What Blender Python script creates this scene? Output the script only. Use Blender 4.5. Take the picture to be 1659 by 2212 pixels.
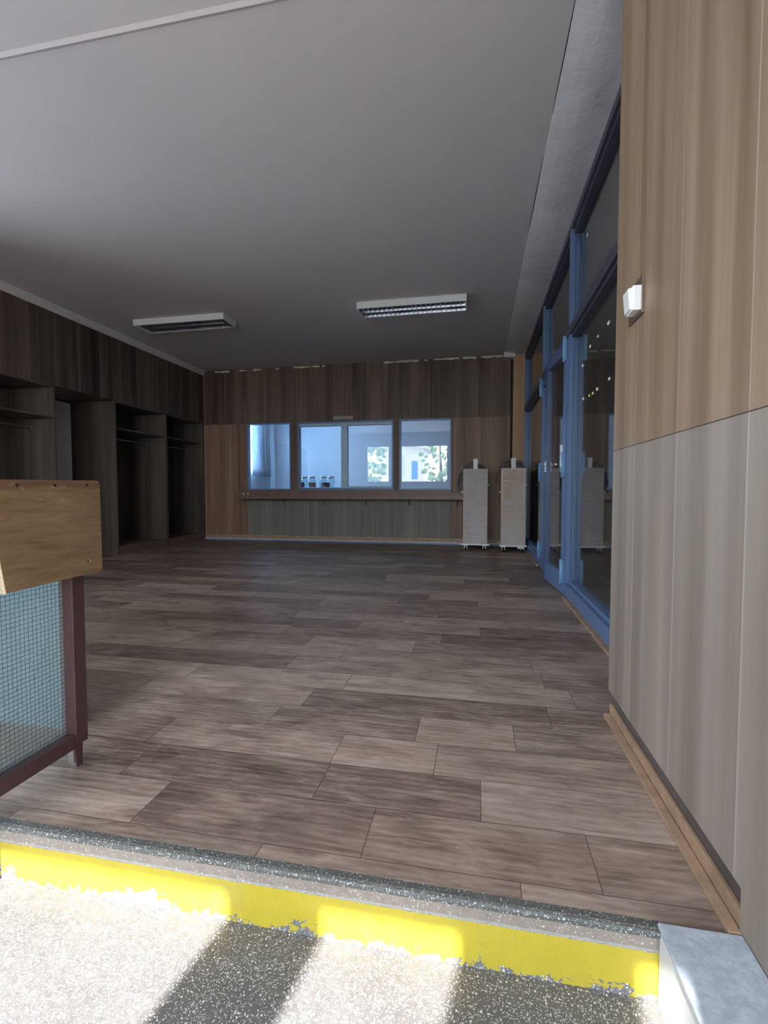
import bpy, bmesh, math, random
from mathutils import Vector, Matrix
random.seed(7)
S = bpy.context.scene
for o in list(bpy.data.objects): bpy.data.objects.remove(o)
COL = S.collection

# ------------------------------------------------------------------ camera
cam_data = bpy.data.cameras.new('camera'); cam = bpy.data.objects.new('camera', cam_data); COL.objects.link(cam)
cam_data.sensor_fit = 'HORIZONTAL'; cam_data.sensor_width = 36; cam_data.lens = 36*1025.3/1659
cam_data.clip_start = .02; cam_data.clip_end = 300
YAW, PITCH = math.radians(11.03), math.radians(2.50)
cam.location = (0, 0, .85); cam.rotation_euler = (math.pi/2-PITCH, 0, YAW)
S.camera = cam
# ------------------------------------------------------------------ view
S.view_settings.view_transform = 'Standard'; S.view_settings.look = 'None'
S.view_settings.gamma = 1; S.view_settings.use_curve_mapping = False
S.view_settings.exposure = 0.16
S.cycles.max_bounces = 10; S.cycles.diffuse_bounces = 6; S.cycles.glossy_bounces = 6
S.cycles.transparent_max_bounces = 24; S.cycles.transmission_bounces = 8
S.cycles.caustics_reflective = False; S.cycles.caustics_refractive = False
S.cycles.sample_clamp_indirect = 6
# ------------------------------------------------------------------ sky
W = bpy.data.worlds.new('sky'); S.world = W; W.use_nodes = True
bg = W.node_tree.nodes['Background']; bg.inputs[0].default_value = (.80, .89, 1, 1); bg.inputs[1].default_value = 16.5
# ------------------------------------------------------------------ sun (through the entrance glazing behind the camera)
sd = bpy.data.lights.new('sun', 'SUN'); sd.energy = 21; sd.angle = math.radians(.53); sd.color = (1, .97, .93)
sun = bpy.data.objects.new('sun', sd); COL.objects.link(sun)
sun.rotation_euler = Vector((.18, 1, -.971)).to_track_quat('-Z', 'Y').to_euler(); sun.location = (0, -6, 8)
# daylight coming in at the openings of the entrance front and the windows of the neighbouring rooms
def window_light(name, loc, direction, w, h, power, color):
    d = bpy.data.lights.new(name, 'AREA'); d.shape = 'RECTANGLE'; d.size = w; d.size_y = h; d.energy = power; d.color = color
    o = bpy.data.objects.new(name, d); COL.objects.link(o); o.location = loc
    o.rotation_euler = Vector(direction).to_track_quat('-Z', 'Z').to_euler(); return o
FY = -1.6
OPEN = [(-3.9, -3.12, 1.2), (-2.64, -1.03, 1.2), (-.80, -.495, -.12), (-.145, -.085, -.12), (.08, .45, -.12)]
HEAD = 2.45
for a, b, z0 in OPEN:
    d = bpy.data.lights.new('sky_portal', 'AREA'); d.shape = 'RECTANGLE'; d.size = b-a; d.size_y = HEAD-z0
    d.cycles.is_portal = True
    o = bpy.data.objects.new('sky_portal', d); COL.objects.link(o); o.location = ((a+b)/2, FY-.1, (HEAD+z0)/2)
    o.rotation_euler = (math.pi/2, 0, 0)
d = bpy.data.lights.new('sky_portal', 'AREA'); d.shape = 'RECTANGLE'; d.size = 1.05; d.size_y = 1.5; d.cycles.is_portal = True
o = bpy.data.objects.new('sky_portal', d); COL.objects.link(o); o.location = (-5.52, 1.725, 1.15); o.rotation_euler = Vector((1, 0, 0)).to_track_quat('-Z', 'Z').to_euler()
window_light('kitchen_daylight', (-4.78, 8.78, 1.85), (1, .75, -.05), 1.1, 1.3, 190, (.30, .60, 1))

# ------------------------------------------------------------------ node helpers
class NT:
    def __init__(s, name, rough=.5, metallic=0, spec=.5, coat=0, coat_rough=.05):
        s.m = bpy.data.materials.new(name); s.m.use_nodes = True; s.t = s.m.node_tree; s.n = s.t.nodes
        s.b = s.n['Principled BSDF']; s.out = s.n['Material Output']
        s.b.inputs['Roughness'].default_value = rough; s.b.inputs['Metallic'].default_value = metallic
        s.b.inputs['Specular IOR Level'].default_value = spec; s.b.inputs['Coat Weight'].default_value = coat
        s.b.inputs['Coat Roughness'].default_value = coat_rough; s._c = None
    def link(s, a, b): s.t.links.new(a, b)
    def put(s, sock, v):
        if isinstance(v, bpy.types.NodeSocket): s.link(v, sock)
        elif v is not None: sock.default_value = v
    def math(s, op, a, b=None, c=None, clamp=False):
        n = s.n.new('ShaderNodeMath'); n.operation = op; n.use_clamp = clamp
        s.put(n.inputs[0], a); s.put(n.inputs[1], b)
        if c is not None: s.put(n.inputs[2], c)
        return n.outputs[0]
    def coord(s):
        if not s._c: s._c = s.n.new('ShaderNodeTexCoord').outputs['Object']
        return s._c
    def sep(s, v):
        n = s.n.new('ShaderNodeSeparateXYZ'); s.link(v, n.inputs[0]); return n.outputs
    def comb(s, x, y, z):
        n = s.n.new('ShaderNodeCombineXYZ')
        for i, q in enumerate((x, y, z)): s.put(n.inputs[i], q)
        return n.outputs[0]
    def scale(s, v, sc, off=(0, 0, 0)):
        n = s.n.new('ShaderNodeMapping'); s.link(v, n.inputs[0]); n.inputs['Scale'].default_value = sc; n.inputs['Location'].default_value = off
        return n.outputs[0]
    def noise(s, v, sc, detail=4, rough=.55, dist=0):
        n = s.n.new('ShaderNodeTexNoise'); s.link(v, n.inputs['Vector']); n.inputs['Scale'].default_value = sc
        n.inputs['Detail'].default_value = detail; n.inputs['Roughness'].default_value = rough; n.inputs['Distortion'].default_value = dist
        return n.outputs['Fac']
    def white(s, v):
        n = s.n.new('ShaderNodeTexWhiteNoise'); n.noise_dimensions = '3D'; s.link(v, n.inputs['Vector']); return n.outputs['Value']
    def vor(s, v, sc, feature='F1', out='Distance', rnd=1):
        n = s.n.new('ShaderNodeTexVoronoi'); n.feature = feature; s.link(v, n.inputs['Vector']); n.inputs['Scale'].default_value = sc
        n.inputs['Randomness'].default_value = rnd
        return n.outputs[out]
    def ramp(s, f, pts, interp='LINEAR'):
        n = s.n.new('ShaderNodeValToRGB'); s.link(f, n.inputs[0]); cr = n.color_ramp; cr.interpolation = interp
        while len(cr.elements) < len(pts): cr.elements.new(.5)
        for e, (p, c) in zip(cr.elements, pts):
            e.position = p; e.color = (*c, 1) if len(c) == 3 else c
        return n.outputs[0]
    def mix(s, f, a, b, mode='MIX'):
        n = s.n.new('ShaderNodeMix'); n.data_type = 'RGBA'; n.blend_type = mode; n.clamp_factor = True
        s.put(n.inputs[0], f)
        for sock, v in ((n.inputs[6], a), (n.inputs[7], b)):
            s.put(sock, (*v, 1) if isinstance(v, tuple) and len(v) == 3 else v)
        return n.outputs[2]
    def step(s, v, lo, hi):
        n = s.n.new('ShaderNodeMapRange'); n.interpolation_type = 'SMOOTHSTEP'; s.put(n.inputs[0], v)
        n.inputs[1].default_value = lo; n.inputs[2].default_value = hi; return n.outputs[0]
    def gray(s, f):
        n = s.n.new('ShaderNodeCombineColor')
        for i in range(3): s.link(f, n.inputs[i])
        return n.outputs[0]
    def bump(s, h, strength=.3, dist=.002):
        n = s.n.new('ShaderNodeBump'); n.inputs['Strength'].default_value = strength; n.inputs['Distance'].default_value = dist
        s.link(h, n.inputs['Height']); s.link(n.outputs[0], s.b.inputs['Normal']); return n.outputs[0]
    def color(s, c): s.put(s.b.inputs['Base Color'], (*c, 1) if isinstance(c, tuple) and len(c) == 3 else c); return s

def plain(name, c, rough=.5, metallic=0, var=.08, spec=.5, sc=14, bumpy=0):
    t = NT(name, rough, metallic, spec); f = t.noise(t.coord(), sc, 5)
    lo = tuple(x*(1-var) for x in c); hi = tuple(min(1, x*(1+var)) for x in c)
    t.color(t.ramp(f, [(.3, lo), (.7, hi)]))
    if bumpy: t.bump(f, .4, bumpy)
    return t.m

def veneer(name, dark, light, axis, width=.31, off=0., rough=.5, seam=(.5, .45, .4), seam_w=.006, seam_amt=.5, board_var=.5, streak=1., spec=.35, tint=None, midw=.45):
    """vertical wood-look boards laid side by side along axis (0 = x, 1 = y)"""
    t = NT(name, rough, 0, spec); c = t.coord(); x, y, z = t.sep(c); u = (x, y)[axis]
    q = t.math('DIVIDE', t.math('ADD', u, -off), width); cell = t.math('FLOOR', q); fr = t.math('FRACT', q)
    rnd = t.white(t.comb(cell, 3.3, 1.7)); rnd2 = t.white(t.comb(cell, 8.1, 5.2))
    sx = (26, 26, .9)
    g = t.n.new('ShaderNodeVectorMath'); g.operation = 'ADD'; t.link(c, g.inputs[0]); t.link(t.comb(t.math('MULTIPLY', rnd, 20), t.math('MULTIPLY', rnd, 13), t.math('MULTIPLY', rnd2, 9)), g.inputs[1])
    gv = g.outputs[0]
    broad = t.noise(t.scale(gv, (6, 6, .25)), 1.2, 3, .5)
    mid = t.noise(t.scale(gv, (28, 28, .8)), 1.2, 4, .6, .3)
    fine = t.noise(t.scale(gv, (300, 300, 4)), 1, 3, .6)
    f = t.math('ADD', t.math('MULTIPLY', broad, .95*streak), t.math('MULTIPLY', mid, midw*streak))
    f = t.math('ADD', f, t.math('MULTIPLY', fine, .12))
    f = t.math('ADD', f, t.math('MULTIPLY', t.math('SUBTRACT', rnd, .5), board_var*.5))
    f = t.math('ADD', f, -.26 + .5*(.45-midw) + .7*(1-streak))
    col = t.ramp(f, [(.25, dark), (.75, light)])
    if tint:
        col = t.mix(t.math('MULTIPLY', t.step(rnd2, .3, .9), .6), col, tint)
        col = t.mix(t.math('MULTIPLY', t.step(t.noise(t.scale(gv, (9, 9, .3)), 1.7, 2), .5, .75), .35), col, tuple(v*.9 for v in tint))
    edge = t.math('MINIMUM', fr, t.math('SUBTRACT', 1, fr))
    s_ = t.math('MULTIPLY', t.math('SUBTRACT', 1, t.step(edge, 0, seam_w/width)), seam_amt)
    col = t.mix(s_, col, seam)
    t.color(col); t.bump(t.math('ADD', t.math('MULTIPLY', fine, .4), t.math('MULTIPLY', s_, -1.5)), .25, .0008)
    return t.m

M = {}
def thin_glass(name, tint=(1, 1, 1), rough=.0, dirt=.0, ior=1.52):
    m = bpy.data.materials.new(name); m.use_nodes = True; t = m.node_tree; n = t.nodes; n.clear()
    out = n.new('ShaderNodeOutputMaterial'); mx = n.new('ShaderNodeMixShader'); tr = n.new('ShaderNodeBsdfTransparent'); gl = n.new('ShaderNodeBsdfGlossy')
    tr.inputs[0].default_value = (*tint, 1); gl.inputs['Roughness'].default_value = rough
    fr = n.new('ShaderNodeFresnel'); ge = n.new('ShaderNodeNewGeometry'); mm = n.new('ShaderNodeMapRange')
    mm.inputs[3].default_value = ior; mm.inputs[4].default_value = 1/ior
    t.links.new(ge.outputs['Backfacing'], mm.inputs[0]); t.links.new(mm.outputs[0], fr.inputs[0])
    t.links.new(fr.outputs[0], mx.inputs[0]); t.links.new(tr.outputs[0], mx.inputs[1]); t.links.new(gl.outputs[0], mx.inputs[2])
    last = mx.outputs[0]
    if dirt:
        no = n.new('ShaderNodeTexNoise'); no.inputs['Scale'].default_value = 3; no.inputs['Detail'].default_value = 6
        tc = n.new('ShaderNodeTexCoord'); t.links.new(tc.outputs['Object'], no.inputs['Vector'])
        mr = n.new('ShaderNodeMapRange'); mr.inputs[1].default_value = .35; mr.inputs[2].default_value = .75; mr.inputs[3].default_value = dirt*.5; mr.inputs[4].default_value = dirt*1.4
        t.links.new(no.outputs['Fac'], mr.inputs[0])
        df = n.new('ShaderNodeBsdfDiffuse'); df.inputs[0].default_value = (.6, .62, .62, 1)
        m2 = n.new('ShaderNodeMixShader'); t.links.new(mr.outputs[0], m2.inputs[0]); t.links.new(last, m2.inputs[1]); t.links.new(df.outputs[0], m2.inputs[2]); last = m2.outputs[0]
    t.links.new(last, out.inputs[0]); return m

M['glass'] = thin_glass('clear_glass', dirt=.012, ior=2.3)
M['kitchen_glass'] = thin_glass('kitchen_glass', (.93, .97, 1), dirt=.03, ior=1.9)
M['jar_glass'] = thin_glass('jar_glass', (.86, .93, .95), .02)
M['film'] = thin_glass('film', (.995, .995, 1), .12, dirt=.14, ior=1.14)

# wood floor vinyl: the per-plank tone comes from a colour attribute
t = NT('plank_vinyl', .42, 0, .45); at = t.n.new('ShaderNodeAttribute'); at.attribute_name = 'plank'; r, g, b_ = t.sep(at.outputs['Vector'])
vv = t.n.new('ShaderNodeVectorMath'); vv.operation = 'MULTIPLY_ADD'; t.link(at.outputs['Vector'], vv.inputs[0]); vv.inputs[1].default_value = (31, 17, 9); t.link(t.coord(), vv.inputs[2]); pv = vv.outputs[0]
wav = t.n.new('ShaderNodeTexWave'); wav.wave_type = 'BANDS'; wav.bands_direction = 'Y'; wav.inputs['Scale'].default_value = 5.; wav.inputs['Distortion'].default_value = 7
wav.inputs['Detail'].default_value = 3; wav.inputs['Detail Scale'].default_value = 1.2; t.link(t.scale(pv, (.55, 2.6, 1)), wav.inputs['Vector'])
n1 = t.noise(t.scale(pv, (2.0, 11, 1)), 1.7, 8, .68, 1.1); n2 = t.noise(t.scale(pv, (11, 120, 1)), 1.4, 5, .65, .5); n3 = t.noise(t.scale(pv, (1, 2, 1)), 4.2, 5, .65, .8)
n4 = t.noise(t.coord(), 1.1, 4, .6)
f = t.math('ADD', t.math('MULTIPLY', n1, .48), t.math('MULTIPLY', n2, .18)); f = t.math('ADD', f, t.math('MULTIPLY', wav.outputs['Fac'], .05))
f = t.math('ADD', f, t.math('MULTIPLY', n3, .36)); f = t.math('ADD', f, t.math('MULTIPLY', t.math('SUBTRACT', r, .5), .17)); f = t.math('ADD', f, -.03)
col = t.ramp(f, [(.3, (.085, .057, .045)), (.43, (.195, .142, .112)), (.54, (.335, .260, .208)), (.70, (.53, .435, .36))])
col = t.mix(t.math('MULTIPLY', g, .3), col, t.mix(1., col, (.9, .8, .72), 'MULTIPLY'))
ch = t.math('MULTIPLY', t.step(t.noise(t.scale(pv, (4, 14, 1)), 2.6, 5, .7), .58, .72), .35); col = t.mix(ch, col, (.50, .45, .40))
dk = t.math('MULTIPLY', t.step(t.noise(t.scale(pv, (3, 18, 1)), 2.2, 5, .7, .8), .57, .72), .5); col = t.mix(dk, col, (.06, .045, .038))
col = t.mix(t.math('MULTIPLY', t.step(n4, .35, .7), .22), col, (.12, .10, .09))
kn = t.n.new('ShaderNodeTexVoronoi'); kn.inputs['Scale'].default_value = 1; t.link(t.scale(pv, (2.6, 6.5, 1)), kn.inputs['Vector']); kc = t.sep(kn.outputs['Color'])
km = t.math('MULTIPLY', t.math('SUBTRACT', 1, t.step(kn.outputs['Distance'], .03, .11)), t.step(kc[0], .62, .66)); col = t.mix(t.math('MULTIPLY', km, .6), col, (.07, .05, .042))
uvn = t.n.new('ShaderNodeUVMap'); uvn.uv_map = 'edge'; ux, uy, _ = t.sep(uvn.outputs[0])   # metres from the nearest plank edges
sm = t.math('MINIMUM', ux, uy); seam = t.math('MULTIPLY', t.math('SUBTRACT', 1, t.step(sm, .0003, .0022)), .7)
col = t.mix(seam, col, (.03, .025, .02)); t.color(col)
t.put(t.b.inputs['Roughness'], t.math('ADD', .36, t.math('MULTIPLY', n1, .25)))
t.bump(t.math('SUBTRACT', t.math('MULTIPLY', n2, .5), seam), .25, .0012); M['plank'] = t.m

def terrazzo(name, ground, chips=.38, bright=(.78, .77, .76), size=275, yellow=False, rough=.5):
    t = NT(name, rough, 0, .4); c = t.coord()
    dn = t.n.new('ShaderNodeTexNoise'); dn.inputs['Scale'].default_value = 240; t.link(c, dn.inputs['Vector'])
    va = t.n.new('ShaderNodeVectorMath'); va.operation = 'MULTIPLY_ADD'; t.link(dn.outputs['Color'], va.inputs[0]); va.inputs[1].default_value = (.004,)*3; t.link(c, va.inputs[2])
    d = t.vor(va.outputs[0], size); cc = t.n.new('ShaderNodeTexVoronoi'); cc.inputs['Scale'].default_value = size; t.link(va.outputs[0], cc.inputs['Vector'])
    hue = t.sep(cc.outputs['Color'])
    m1 = t.math('MULTIPLY', t.math('SUBTRACT', 1, t.step(d, .22, .42)), t.step(hue[0], 1-chips-.12, 1-chips+.1))
    d2 = t.n.new('ShaderNodeTexVoronoi'); d2.inputs['Scale'].default_value = size*.55; t.link(va.outputs[0], d2.inputs['Vector'])
    h2 = t.sep(d2.outputs['Color']); m2 = t.math('MULTIPLY', t.math('SUBTRACT', 1, t.step(d2.outputs['Distance'], .2, .4)), t.step(h2[1], .62, .72))
    gcol = t.mix(t.noise(c, 90, 4), tuple(v*.6 for v in ground), tuple(v*1.35 for v in ground))
    gcol = t.mix(t.math('MULTIPLY', t.step(t.noise(c, 4, 4), .4, .7), .35), gcol, tuple(v*.55 for v in ground))
    chip = t.mix(hue[1], tuple(v*.55 for v in bright), bright)
    col = t.mix(m1, gcol, chip); col = t.mix(m2, col, t.mix(h2[0], (.40, .39, .37), bright))
    h = t.math('ADD', m1, m2)
    if yellow:
        x, y, z = t.sep(c)
        rag = t.noise(t.scale(c, (1, 1, 1)), 38, 6, .7, .4); big = t.noise(t.comb(x, 0, 0), 3.1, 2)
        low = t.math('ADD', t.math('MULTIPLY', t.step(big, .42, .65), .03), -.150); low = t.math('ADD', low, t.math('MULTIPLY', t.math('SUBTRACT', rag, .5), .12))
        top = t.math('ADD', -.052, t.math('MULTIPLY', t.math('SUBTRACT', t.noise(c, 60, 4), .5), .005))
        my = t.math('MULTIPLY', t.step(t.math('SUBTRACT', z, low), 0, .0012), t.step(t.math('SUBTRACT', top, z), 0, .0015))
        fl = t.math('SUBTRACT', 1, t.step(t.math('ADD', t.noise(t.scale(c, (1, 1, 1.3)), 26, 8, .78, 1.), t.math('MULTIPLY', z, -.75)), .735, .745)); my = t.math('MULTIPLY', my, fl)
        # worn cement band between the nosing and the yellow paint
        cem = t.mix(t.noise(c, 50, 6, .7), (.16, .13, .108), (.33, .29, .25)); cem = t.mix(t.step(t.noise(c, 260, 3), .6, .7), cem, (.6, .58, .54))
        fr_ = t.math('MULTIPLY', t.step(t.math('ADD', z, t.math('MULTIPLY', rag, -.012)), -.0625, -.0575), t.math('SUBTRACT', 1, t.step(t.math('ADD', z, t.math('MULTIPLY', rag, -.012)), -.0535, -.0505))); cem = t.mix(t.math('MULTIPLY', fr_, .3), cem, (.50, .54, .53))
        mb = t.step(t.math('ADD', z, t.math('MULTIPLY', t.math('SUBTRACT', rag, .5), .008)), -.054, -.050); col = t.mix(mb, col, cem)
        ye = t.mix(t.noise(c, 24, 5, .6), (.40, .32, .024), (.49, .405, .045)); ye = t.mix(t.math('MULTIPLY', t.step(t.noise(t.scale(c, (1, 1, .6)), 110, 4, .7), .62, .72), .5), ye, (.25, .22, .06))
        ye = t.mix(t.math('MULTIPLY', t.step(t.noise(c, 7, 4, .6), .56, .75), .35), ye, (.34, .30, .10))
        col = t.mix(my, col, ye); h = t.math('ADD', h, t.math('MULTIPLY', my, 1.5))
    t.color(col); t.bump(h, .3, .0015); return t.m
M['terrazzo'] = terrazzo('terrazzo', (.135, .13, .13), .62)
M['nosing'] = terrazzo('terrazzo_nosing', (.10, .103, .097), .40, (.52, .53, .52), 300, rough=.6)
M['riser'] = terrazzo('yellow_painted_riser', (.16, .16, .17), .4, yellow=True)

M['near_upper'] = veneer('near_panel_upper', (.165, .102, .055), (.43, .315, .225), 1, .327, .03, .5, (.62, .52, .42), .004, .4, .3, tint=(.36, .25, .11), midw=.25)
M['near_lower'] = veneer('near_panel_lower', (.205, .168, .135), (.395, .345, .30), 1, .327, .03, .5, (.66, .61, .55), .004, .5, .22, tint=(.38, .31, .21), midw=.22)
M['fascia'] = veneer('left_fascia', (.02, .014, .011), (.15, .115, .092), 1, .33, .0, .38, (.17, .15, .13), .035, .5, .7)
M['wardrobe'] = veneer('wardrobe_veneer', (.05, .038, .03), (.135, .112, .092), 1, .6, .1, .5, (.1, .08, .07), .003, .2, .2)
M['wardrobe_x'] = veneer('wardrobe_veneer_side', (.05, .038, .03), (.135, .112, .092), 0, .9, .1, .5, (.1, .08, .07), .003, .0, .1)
M['back_upper'] = veneer('back_panel_upper', (.055, .035, .024), (.215, .150, .11), 0, .36, .02, .5, (.05, .04, .03), .005, .4, .3)
M['back_side'] = veneer('back_panel_side', (.13, .078, .048), (.37, .235, .155), 0, .42, .05, .5, (.08, .05, .03), .005, .3, .3)
M['back_low'] = veneer('back_panel_low', (.145, .135, .112), (.265, .25, .215), 0, .367, -3.88, .5, (.36, .30, .2), .012, .45, .25)
M['pillar'] = veneer('pillar_veneer', (.36, .21, .11), (.56, .36, .21), 0, .4, .4, .5, board_var=.1, seam_amt=0)
M['skirting'] = plain('skirting_wood', (.37, .245, .16), .5, var=.22)
M['pine'] = veneer('pine', (.36, .24, .15), (.52, .37, .25), 0, 5, 0, .45, seam_amt=0)
M['counter'] = plain('counter_brown', (.19, .115, .085), .42, var=.12, sc=9)
M['dark_gap'] = plain('dark_recess', (.10, .085, .075), .7, var=.15)
M['blue'] = plain('blue_paint', (.13, .215, .39), .32, var=.06, spec=.5)
M['blue_dark'] = plain('blue_paint_dark', (.085, .12, .24), .35, var=.06)
M['blue_light'] = plain('blue_paint_pale', (.20, .38, .60), .3, var=.05)
M['rail_shaded'] = plain('rail_shaded', (.06, .058, .085), .45, var=.1)  # shade on the head rail and transom put into one dark colour
M['white_lacquer'] = plain('white_lacquer', (.78, .80, .80), .35, var=.03)
M['plastic'] = plain('white_plastic', (.80, .80, .78), .35, var=.03)
M['black'] = plain('black_rubber', (.02, .02, .02), .5)
M['chrome'] = plain('louvre_metal', (.75, .77, .8), .16, 1, var=.05)
M['steel'] = plain('steel', (.55, .55, .56), .3, 1, var=.08)
M['kwall'] = plain('kitchen_wall_paint', (.50, .53, .57), .7, var=.03, sc=3)
M['blue_mull'] = plain('pale_blue_frame_paint', (.42, .58, .72), .4, var=.08)
M['greydoor'] = plain('grey_door_paint', (.86, .87, .90), .5, var=.03)
M['maroon'] = plain('maroon_paint', (.085, .043, .045), .38, var=.15, sc=40)
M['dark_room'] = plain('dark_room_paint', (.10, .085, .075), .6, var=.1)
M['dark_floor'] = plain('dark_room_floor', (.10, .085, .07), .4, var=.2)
M['outer'] = plain('entrance_front_paint', (.50, .46, .42), .7, var=.06, sc=4)
M['pale_blue_panel'] = plain('pale_blue_panel', (.20, .37, .43), .45, var=.06, sc=10)
M['plaster_bit'] = plain('plaster_filler', (.72, .68, .64), .85, var=.1, sc=60, bumpy=.003)
M['beige_sign'] = plain('beige_plate', (.36, .31, .26), .5, var=.05)
M['crack'] = plain('crack_and_gap', (.04, .035, .035), .9)
M['fleck'] = plain('glue_fleck', (.85, .82, .66), .6)
M['fleck_y'] = plain('yellow_fleck', (.75, .68, .2), .6)
M['brown_plate'] = plain('brown_switch_plate', (.13, .085, .06), .4, var=.1)
M['bag'] = plain('grey_blue_bag', (.10, .14, .18), .45, var=.2, bumpy=.01)

t = NT('ceiling_paint', .75, 0, .3); c = t.coord(); a = t.noise(c, .8, 5, .6); b2 = t.noise(c, 160, 4)
t.color(t.mix(t.math('MULTIPLY', t.step(a, .35, .7), .3), (.64, .605, .625), (.57, .53, .555))); t.bump(t.math('ADD', b2, t.math('MULTIPLY', t.noise(c, 3, 3), 6)), .25, .0015); M['ceiling'] = t.m
t = NT('bulkhead_paint', .7, 0, .3); c = t.coord(); a = t.noise(c, 2.2, 6, .65, .4)
col = t.mix(t.step(a, .35, .75), (.76, .76, .80), (.64, .60, .61)); col = t.mix(t.math('MULTIPLY', t.step(t.noise(c, 3.6, 5, .6, .8), .62, .76), .55), col, (.32, .25, .22)); t.color(col)
t.bump(t.noise(c, 6, 5, .6), .5, .02); M['bulkhead'] = t.m
M['cornice'] = plain('cornice_paint', (.62, .60, .61), .6, var=.06)
# painted stone block
t = NT('painted_stone', .6, 0, .35); c = t.coord(); a = t.noise(c, 45, 6, .7); b2 = t.noise(c, 9, 4)
col = t.mix(t.step(a, .35, .7), (.36, .41, .47), (.50, .55, .60)); col = t.mix(t.math('MULTIPLY', t.step(t.noise(t.scale(c, (1, .5, 1)), 70, 5, .75, .6), .6, .72), .5), col, (.27, .31, .36)); t.color(col); t.bump(a, .5, .003); M['stone'] = t.m
M['stone_side'] = plain('block_side_sunlit', (.72, .73, .74), .6, var=.05)  # block side coloured whiter than the top for the sunlight it catches
# plywood board
t = NT('plywood', .42, 0, .4); c = t.coord(); a = t.noise(t.scale(c, (1, 2.4, 16)), 3.2, 6, .62, .5); b2 = t.noise(t.scale(c, (1, 8, 160)), 2.2, 4, .6); x, y, z = t.sep(c)
big = t.noise(c, 6, 3)
f = t.math('ADD', t.math('MULTIPLY', a, .55), t.math('ADD', t.math('MULTIPLY', b2, .24), t.math('MULTIPLY', big, .22)))
col = t.ramp(f, [(.30, (.135, .082, .042)), (.5, (.25, .165, .088)), (.72, (.36, .255, .145))])
col = t.mix(t.math('MULTIPLY', t.step(t.math('ADD', z, t.math('MULTIPLY', big, .04)), .872, .885), .7), col, (.17, .085, .05))   # stained top edge band
wm = t.math('MULTIPLY', t.step(t.noise(t.scale(c, (1, 5, 14)), 5, 5, .7), .56, .72), t.step(z, .80, .84)); col = t.mix(t.math('MULTIPLY', wm, .55), col, (.50, .42, .31)); t.color(col)
t.bump(b2, .2, .001); M['ply'] = t.m
M['ply_edge'] = plain('pale_raw_plywood_edge', (.70, .56, .38), .7, var=.2, sc=120)
# obscured wired glass
m = bpy.data.materials.new('wired_glass'); m.use_nodes = True; tt = m.node_tree; nn = tt.nodes; nn.clear()
out = nn.new('ShaderNodeOutputMaterial'); tr = nn.new('ShaderNodeBsdfTransparent'); tr.inputs[0].default_value = (.80, .88, .88, 1)
df = nn.new('ShaderNodeBsdfDiffuse'); df.inputs[0].default_value = (.58, .62, .64, 1); gl = nn.new('ShaderNodeBsdfGlossy'); gl.inputs['Roughness'].default_value = .15
m1 = nn.new('ShaderNodeMixShader'); m2 = nn.new('ShaderNodeMixShader'); no = nn.new('ShaderNodeTexNoise'); no.inputs['Scale'].default_value = 90
tc = nn.new('ShaderNodeTexCoord'); tt.links.new(tc.outputs['Object'], no.inputs['Vector']); mr = nn.new('ShaderNodeMapRange'); mr.inputs[3].default_value = .28; mr.inputs[4].default_value = .46
tt.links.new(no.outputs['Fac'], mr.inputs[0]); tt.links.new(mr.outputs[0], m1.inputs[0]); tt.links.new(tr.outputs[0], m1.inputs[1]); tt.links.new(df.outputs[0], m1.inputs[2])
m2.inputs[0].default_value = .06; tt.links.new(m1.outputs[0], m2.inputs[1]); tt.links.new(gl.outputs[0], m2.inputs[2]); tt.links.new(m2.outputs[0], out.inputs[0]); M['wired'] = m
M['wire'] = plain('dark_wire', (.03, .045, .055), .5)
# stretch-wrapped boxes; pale creases and film highlights are painted into the colour
def wrapped(name, base, base2, seed):
    t = NT(name, .5, 0, .5, 1, .13); c = t.coord(); o = t.scale(c, (1, 1, 1), (seed, seed*2, seed))
    w1 = t.noise(t.scale(o, (2.2, 2.2, 9)), 3.0, 7, .74, 1.4); w2 = t.noise(t.scale(o, (5, 5, 17)), 2.6, 6, .72, 2.0); big = t.noise(o, 2.4, 3)
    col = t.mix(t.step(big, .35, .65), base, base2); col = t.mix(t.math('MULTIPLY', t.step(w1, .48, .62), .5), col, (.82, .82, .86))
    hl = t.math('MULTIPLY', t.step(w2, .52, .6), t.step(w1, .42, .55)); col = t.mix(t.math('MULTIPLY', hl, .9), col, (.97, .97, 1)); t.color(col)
    bn = t.bump(t.math('ADD', w1, t.math('MULTIPLY', w2, .6)), .8, .03); t.link(bn, t.b.inputs['Coat Normal']); return t.m
M['wrap_pink'] = wrapped('stretch_wrap_pinkish', (.80, .68, .64), (.86, .80, .79), 1.3)
M['wrap_tan'] = wrapped('stretch_wrap_tan', (.86, .64, .46), (.86, .74, .65), 4.1)
# jar label: blotches of colour on dark paper
t = NT('jar_label', .5); c = t.coord(); vv2 = t.n.new('ShaderNodeTexVoronoi'); vv2.inputs['Scale'].default_value = 55; t.link(c, vv2.inputs['Vector']); q = t.sep(vv2.outputs['Color'])
col = t.mix(t.step(q[0], .55, .6), (.015, .02, .02), (.55, .04, .08)); col = t.mix(t.step(q[1], .8, .85), col, (.05, .25, .08)); col = t.mix(t.step(q[2], .85, .9), col, (.6, .6, .55)); t.color(col); M['label'] = t.m
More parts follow.
